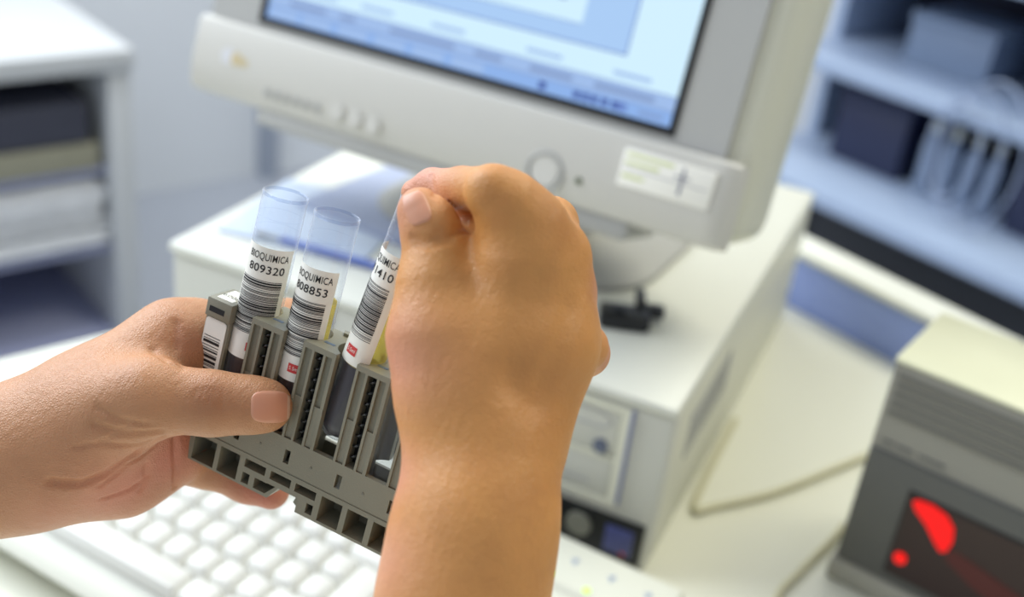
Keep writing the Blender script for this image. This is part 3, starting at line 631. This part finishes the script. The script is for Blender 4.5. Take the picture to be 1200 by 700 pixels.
# ------------------------------------------------------------ hands: one continuous surface each, from smooth-blended tapered limbs
def seg(P, a, b, ra_, rb_):
    """distance to a tapered limb segment"""
    ab = b - a; L2 = ab @ ab; t_ = np.clip(((P - a) @ ab) / L2, 0, 1)
    return np.linalg.norm(P - a - t_[..., None] * ab, axis=-1) - (ra_ + (rb_ - ra_) * t_)
def smin(a, b, k):
    h = np.clip(.5 + .5 * (b - a) / k, 0, 1); return b + (a - b) * h - k * h * (1 - h)
class Hand:
    def __init__(s): s.groups = []; s.cr = []; s.bumps = []
    def chain(s, pts, k=.006, gk=.005):
        """pts: (px, py, depth, radius in px); blended along the chain with k, onto the rest with gk"""
        s.groups.append(([(PX(*p[:3]), p[3] * p[2] / F) for p in pts], k, gk))
    def base(s, P):
        d = None
        for pts, k, gk in s.groups:
            c = None
            for (a, ra_), (b, rb_) in zip(pts, pts[1:]):
                e = seg(P, a, b, ra_, rb_); c = e if c is None else smin(c, e, k)
            d = c if d is None else smin(d, c, gk)
        return d
    def sdf(s, P):
        d = s.base(P)
        for pts, dep, wd in s.cr:
            m_ = None
            for a, b in zip(pts, pts[1:]):
                e = seg(P, a, b, 0, 0); m_ = e if m_ is None else np.minimum(m_, e)
            d = d + 1.7 * dep * np.exp(-(m_ / wd) ** 2)
        return d
    def hit(s, px, py, fn=None):
        fn = fn or s.base; dr = PX(px, py, 1.0); dr = dr / np.linalg.norm(dr); t_ = .22
        for _ in range(90):
            d = float(fn((dr * t_)[None])[0]); t_ += d * .8
            if d < 2e-5 or t_ > .7: break
        return dr * t_ if t_ < .65 else None
    def crease(s, pxy, dep=.0009, wd=.0011):
        P = [s.hit(x, y) for x, y in pxy]; P = [p for p in P if p is not None]
        if len(P) > 1: s.cr.append((P, dep, wd))
    def mesh(s, lo, hi, h):
        ns = [int((b - a) / h) + 1 for a, b in zip(lo, hi)]; ax = [lo[i] + h * np.arange(ns[i]) for i in range(3)]
        G = np.empty(ns, np.float32)
        for i, x in enumerate(ax[0]):
            Y, Z = np.meshgrid(ax[1], ax[2], indexing='ij'); G[i] = s.base(np.stack([np.full_like(Y, x), Y, Z], -1))
        near = np.argwhere(np.abs(G) < 4 * h)
        if s.cr:
            P = np.stack([ax[0][near[:, 0]], ax[1][near[:, 1]], ax[2][near[:, 2]]], -1); G[near[:, 0], near[:, 1], near[:, 2]] = s.sdf(P)
        S = G < 0; n = np.array(ns) - 1
        c = np.zeros(n, int); corners = [(i, j, k) for i in (0, 1) for j in (0, 1) for k in (0, 1)]
        for i, j, k in corners: c += S[i:i + n[0], j:j + n[1], k:k + n[2]]
        act = (c > 0) & (c < 8); idx = -np.ones(n, int); cells = np.argwhere(act); idx[act] = np.arange(len(cells))
        acc = np.zeros((len(cells), 3)); cnt = np.zeros(len(cells))
        for a in corners:
            for d in range(3):
                if a[d]: continue
                b = list(a); b[d] = 1; ga = G[cells[:, 0] + a[0], cells[:, 1] + a[1], cells[:, 2] + a[2]]; gb = G[cells[:, 0] + b[0], cells[:, 1] + b[1], cells[:, 2] + b[2]]
                m_ = (ga < 0) != (gb < 0); t_ = np.where(m_, ga / np.where(m_, ga - gb, 1), 0)
                p = np.tile(np.array(a, float), (len(cells), 1)); p[:, d] += t_; acc[m_] += p[m_]; cnt[m_] += 1
        V = (cells + acc / cnt[:, None]) * h + np.array(lo)
        for _ in range(2):
            e = 4e-4; d0 = s.sdf(V); g = np.stack([s.sdf(V + np.eye(3)[i] * e) - s.sdf(V - np.eye(3)[i] * e) for i in range(3)], -1) / (2 * e)
            V = V - np.clip(d0, -h, h)[:, None] * g / np.maximum((g * g).sum(-1, keepdims=True), .3) * .8
        F_ = []
        for d in range(3):
            o1, o2 = [(1, 2), (2, 0), (0, 1)][d]
            A = S.take(range(S.shape[d] - 1), d); Bq = S.take(range(1, S.shape[d]), d); ed = np.argwhere(A != Bq)
            ed = ed[(ed[:, o1] > 0) & (ed[:, o2] > 0) & (ed[:, o1] < n[o1]) & (ed[:, o2] < n[o2])]
            sa = S[ed[:, 0], ed[:, 1], ed[:, 2]]
            def I(da, db):
                q_ = ed.copy(); q_[:, o1] -= da; q_[:, o2] -= db; return idx[q_[:, 0], q_[:, 1], q_[:, 2]]
            Q = np.stack([I(1, 1), I(0, 1), I(0, 0), I(1, 0)], -1); Q[~sa] = Q[~sa][:, ::-1]; F_.append(Q)
        Q = np.concatenate(F_); return V, Q[(Q >= 0).all(1)]
def skin_mat(name, col, pink, dark):
    m = mat(name, col, .46, sss=.10, var=.14, scale=45); nt = m.node_tree; b = nt.nodes['Principled BSDF']
    src = b.inputs['Base Color'].links[0].from_socket
    at = nt.nodes.new('ShaderNodeAttribute'); at.attribute_name = 'pink'
    mx = nt.nodes.new('ShaderNodeMix'); mx.data_type = 'RGBA'; mx.inputs['B'].default_value = lin(pink)
    nt.links.new(at.outputs['Fac'], mx.inputs['Factor']); nt.links.new(src, mx.inputs['A'])
    tc = nt.nodes.new('ShaderNodeTexCoord'); n1 = nt.nodes.new('ShaderNodeTexNoise'); n1.inputs['Scale'].default_value = 60; n1.inputs['Detail'].default_value = 3
    nt.links.new(tc.outputs['Object'], n1.inputs[0]); rp = nt.nodes.new('ShaderNodeMapRange'); rp.inputs[1].default_value = .5; rp.inputs[2].default_value = .75; rp.inputs[4].default_value = .3
    nt.links.new(n1.outputs['Fac'], rp.inputs[0]); m2 = nt.nodes.new('ShaderNodeMix'); m2.data_type = 'RGBA'; m2.inputs['B'].default_value = lin(dark)
    nt.links.new(rp.outputs[0], m2.inputs['Factor']); nt.links.new(mx.outputs['Result'], m2.inputs['A']); nt.links.new(m2.outputs['Result'], b.inputs['Base Color'])
    a2 = nt.nodes.new('ShaderNodeAttribute'); a2.attribute_name = 'brown'; m3 = nt.nodes.new('ShaderNodeMix'); m3.data_type = 'RGBA'; m3.inputs['B'].default_value = lin(dark)
    nt.links.new(a2.outputs['Fac'], m3.inputs['Factor']); nt.links.new(m2.outputs['Result'], m3.inputs['A']); nt.links.new(m3.outputs['Result'], b.inputs['Base Color'])
    vo = nt.nodes.new('ShaderNodeTexVoronoi'); vo.inputs['Scale'].default_value = 1100; vo.feature = 'DISTANCE_TO_EDGE'
    nt.links.new(tc.outputs['Object'], vo.inputs['Vector']); n2 = nt.nodes.new('ShaderNodeTexNoise'); n2.inputs['Scale'].default_value = 420; n2.inputs['Detail'].default_value = 5
    nt.links.new(tc.outputs['Object'], n2.inputs[0]); mpn = nt.nodes.new('ShaderNodeMapping'); mpn.inputs['Rotation'].default_value = (.4, .3, .9); mpn.inputs['Scale'].default_value = (1, .22, .5); nt.links.new(tc.outputs['Object'], mpn.inputs[0])
    n3 = nt.nodes.new('ShaderNodeTexNoise'); n3.inputs['Scale'].default_value = 520; n3.inputs['Detail'].default_value = 3; nt.links.new(mpn.outputs[0], n3.inputs[0])
    a0 = nt.nodes.new('ShaderNodeMath'); nt.links.new(vo.outputs['Distance'], a0.inputs[0]); nt.links.new(n2.outputs['Fac'], a0.inputs[1])
    ad = nt.nodes.new('ShaderNodeMath'); nt.links.new(a0.outputs[0], ad.inputs[0]); nt.links.new(n3.outputs['Fac'], ad.inputs[1])
    bp = nt.nodes.new('ShaderNodeBump'); bp.inputs['Strength'].default_value = .55; bp.inputs['Distance'].default_value = .0005; nt.links.new(ad.outputs[0], bp.inputs['Height']); nt.links.new(bp.outputs[0], b.inputs['Normal'])
    return m
def build_hand(hd, lo, hi, h, m, label, pinks, origin, browns=()):
    V, Q = hd.mesh(lo, hi, h); Wd = CAM + V @ R.T; og = camw(PX(*origin))
    me = bpy.data.meshes.new('hand'); Wl = Wd - og; me.from_pydata(Wl.tolist(), [], Q.tolist()); me.update()
    o = link('hand', me, m, smooth=False); me.polygons.foreach_set('use_smooth', [True] * len(me.polygons)); o.location = og
    tag(o, label, 'hand')
    wt = np.zeros(len(V))
    for x, y, z, r, s_ in pinks:
        d = np.linalg.norm(V - PX(x, y, z), axis=1) / (r * z / F); wt = np.maximum(wt, s_ * np.exp(-d * d))
    w2 = np.zeros(len(V))
    for x, y, z, r, s_ in browns:
        d = np.linalg.norm(V - PX(x, y, z), axis=1) / (r * z / F); w2 = np.maximum(w2, s_ * np.exp(-d * d))
    at = me.attributes.new('brown', 'FLOAT', 'POINT'); at.data.foreach_set('value', w2.astype(np.float32))
    at = me.attributes.new('pink', 'FLOAT', 'POINT'); at.data.foreach_set('value', wt.astype(np.float32)); return o, og
def nail(hd, hand, og, cx, cy, ang, hl, hw, name_m, lift=.00035, edge=2):
    """a thin curved nail plate lying on the fingertip; ang: direction of the tip"""
    ca, sa = math.cos(ang), math.sin(ang); n1, n2 = 18, 14; G = []
    for i in range(n1 + 1):
        for j in range(n2 + 1):
            a = -1 + 2 * i / n1; b = -1 + 2 * j / n2
            # superellipse mapping
            k = (1 - abs(a) ** 3.2) ** (1 / 3.2) if abs(a) < 1 else 0.0
            x = cx + ca * a * hl - sa * b * hw * max(k, .30); y = cy + sa * a * hl + ca * b * hw * max(k, .30)
            p = hd.hit(x, y); G.append((p, a, b, (x, y)))
    good = [g[0] for g in G if g[0] is not None]; 
    V = []
    for p, a, b, xy in G:
        if p is None or abs(p[2] - np.median([g[2] for g in good])) > .012: p = PX(xy[0], xy[1], np.median([g[2] for g in good]))
        e = 3e-4; g = np.array([float(hd.base((p + np.eye(3)[i] * e)[None])[0] - hd.base((p - np.eye(3)[i] * e)[None])[0]) for i in range(3)]); g /= np.linalg.norm(g) + 1e-9
        ed = max(abs(a), abs(b)); V.append(p + g * (lift * (1 if ed < .95 else -.6)))
    Wl = [CAM + R @ p - og for p in V]
    f = [[i * (n2 + 1) + j, (i + 1) * (n2 + 1) + j, (i + 1) * (n2 + 1) + j + 1, i * (n2 + 1) + j + 1] for i in range(n1) for j in range(n2)]
    me = mesh(Wl, f); me.polygons.foreach_set('material_index', [1 if i >= n1 - edge else 0 for i in range(n1) for j in range(n2)]); o = link('fingernail', me, name_m, hand, smooth=False); me.polygons.foreach_set('use_smooth', [True] * len(me.polygons))
    return o
M_skinL = skin_mat('skin_left', (190, 138, 98), (200, 120, 98), (158, 104, 68))
M_skinR = skin_mat('skin_right', (206, 144, 78), (216, 150, 132), (172, 110, 58))
M_nail = [mat('fingernail', (212, 152, 122), .38, sss=.1, var=.03), mat('nail_free_edge', (218, 184, 160), .35, var=.03)]

# left hand: thumb in front of the rack, fingers behind it
L = Hand()
L.chain([(-260, 610, .400, 88), (0, 543, .396, 78), (90, 505, .396, 80)], .01, .01)
L.chain([(60, 520, .398, 68), (150, 455, .402, 58), (206, 405, .408, 47), (232, 396, .416, 41)], .012, .014)
L.chain([(60, 530, .392, 62), (140, 478, .384, 50), (176, 466, .381, 42), (250, 473, .382, 33), (300, 475, .384, 27.5), (315, 476, .385, 25.5)], .008, .007)
L.chain([(60, 548, .405, 62), (140, 543, .414, 57), (198, 522, .420, 50)], .010, .012)
L.chain([(120, 500, .405, 66), (200, 460, .418, 52)], .01, .012)
L.chain([(232, 396, .416, 41), (278, 386, .430, 31), (335, 378, .432, 26), (352, 384, .430, 24)], .004, .004)
L.chain([(205, 450, .420, 42), (262, 445, .436, 31), (330, 455, .434, 26), (352, 458, .432, 24)], .004, .003)
L.chain([(198, 500, .422, 42), (222, 518, .430, 34), (290, 515, .436, 28), (350, 525, .434, 24)], .004, .002)
L.chain([(190, 530, .424, 38), (238, 546, .430, 24), (290, 566, .430, 22), (318, 576, .428, 21)], .004, .002)
L.crease([(205, 515), (206, 540), (205, 572)], .0012, .0010)
L.crease([(165, 575), (172, 560), (171, 545)], .0006, .0010)
L.crease([(192, 514), (160, 532), (125, 556), (95, 568), (60, 565)], .0020, .0013)
L.crease([(186, 520), (150, 545), (118, 570)], .0007, .0008)
L.crease([(150, 500), (118, 520), (88, 524)], .0006, .0008)
L.crease([(120, 585), (150, 575), (172, 560)], .0006, .0008)
L.crease([(188, 506), (150, 508), (110, 498)], .0007, .0012)
L.crease([(176, 498), (140, 492), (115, 478)], .0005, .0010)
L.crease([(196, 512), (160, 522), (120, 520)], .0006, .0011)
L.crease([(214, 428), (206, 405), (205, 380)], .0010, .0016)
L.crease([(178, 410), (196, 424), (214, 432)], .0007, .0012)
for dx in (-14, -7, 0, 7, 14): L.crease([(246 + dx, 456), (243 + dx * 1.2, 468), (246 + dx, 482)], .00028, .0006)
lo = PX(-200, 330, .34); lo = np.array([-.260, -.012, .335]); hi = np.array([-.060, .100, .470])
hL, oL = build_hand(L, lo, hi, .0010, M_skinL, 'left hand gripping the grey rack with its thumb across the front',
    [(140, 560, .395, 70, .8), (70, 580, .39, 60, .5), (210, 540, .40, 60, .9), (310, 580, .42, 50, .9), (215, 400, .40, 26, .5), (330, 476, .37, 22, .5), (245, 468, .36, 22, .25)], (60, 530, .40), [(245, 462, .37, 30, .75), (212, 398, .39, 30, .3)])
nail(L, hL, oL, 317, 477, 0.02, 24, 20, M_nail)

# right hand: seen from the back, thumb and index finger pinching the top of the third tube
Rt = Hand()
Rt.chain([(512, 930, .318, 102), (542, 700, .328, 91), (558, 610, .332, 87), (572, 530, .337, 84)], .012, .01)
Rt.chain([(556, 540, .340, 62), (588, 410, .340, 60), (610, 300, .340, 50), (616, 264, .339, 42)], .008, .010)
Rt.chain([(575, 520, .343, 62), (628, 400, .345, 52), (652, 300, .349, 39)], .008, .011)
Rt.chain([(592, 510, .346, 58), (640, 400, .350, 50), (662, 345, .355, 34)], .008, .010)
Rt.chain([(600, 500, .350, 56), (655, 405, .357, 38)], .008, .010)
Rt.chain([(562, 530, .340, 58), (530, 455, .338, 60), (513, 392, .337, 57)], .010, .012)
Rt.chain([(513, 392, .337, 57), (512, 335, .339, 43), (512, 290, .342, 34), (501, 260, .341, 28), (491, 244, .341, 23)], .006, .0045)
Rt.chain([(616, 264, .339, 42), (594, 238, .334, 36), (575, 223, .332, 31)], .005, .006)
Rt.chain([(572, 223, .336, 29), (542, 221, .350, 25), (507, 219, .361, 21), (486, 226, .364, 16)], .002, .0012)
Rt.chain([(530, 340, .347, 34), (554, 292, .353, 27), (556, 252, .358, 26)], .004, .003)
Rt.chain([(652, 298, .349, 39), (646, 262, .368, 29), (618, 290, .392, 26), (590, 320, .392, 22)], .004, .002)
Rt.chain([(660, 345, .355, 34), (662, 345, .376, 29), (635, 365, .398, 25), (600, 380, .394, 21)], .004, .003)
Rt.chain([(655, 405, .357, 37), (684, 407, .372, 26), (687, 414, .388, 25), (660, 432, .394, 22)], .004, .002)
Rt.crease([(484, 278), (500, 283), (522, 277), (545, 268)], .0009, .0011)
Rt.crease([(486, 287), (505, 290), (530, 283)], .0005, .0009)
Rt.crease([(512, 270), (530, 266), (545, 262)], .0006, .0009)
Rt.crease([(505, 206), (507, 220), (509, 230)], .0005, .0009)
Rt.crease([(618, 480), (600, 430)], .0003, .004)
Rt.crease([(630, 330), (615, 390), (600, 450)], .0007, .005)
Rt.crease([(668, 365), (650, 420), (630, 470)], .0006, .004)
lo = np.array([-.055, -.055, .255]); hi = np.array([.040, .135, .430])
hR, oR = build_hand(Rt, lo, hi, .0010, M_skinR, 'right hand lifting the rightmost test tube, seen from its back',
    [(480, 250, .34, 34, .7), (500, 205, .36, 60, .8), (540, 205, .355, 30, .6), (700, 410, .38, 30, .8), (470, 420, .33, 60, .7), (470, 560, .33, 50, .6), (455, 660, .32, 60, .5), (694, 340, .35, 22, .5)], (560, 540, .34), [(634, 262, .335, 26, .85), (575, 235, .325, 22, .4), (676, 335, .35, 26, .5), (620, 470, .33, 80, .3), (515, 280, .335, 18, .4)])  # pink along the hand's left edge also stands in for light from the left
nail(Rt, hR, oR, 488, 244, math.radians(-112), 20, 16, M_nail, edge=1)
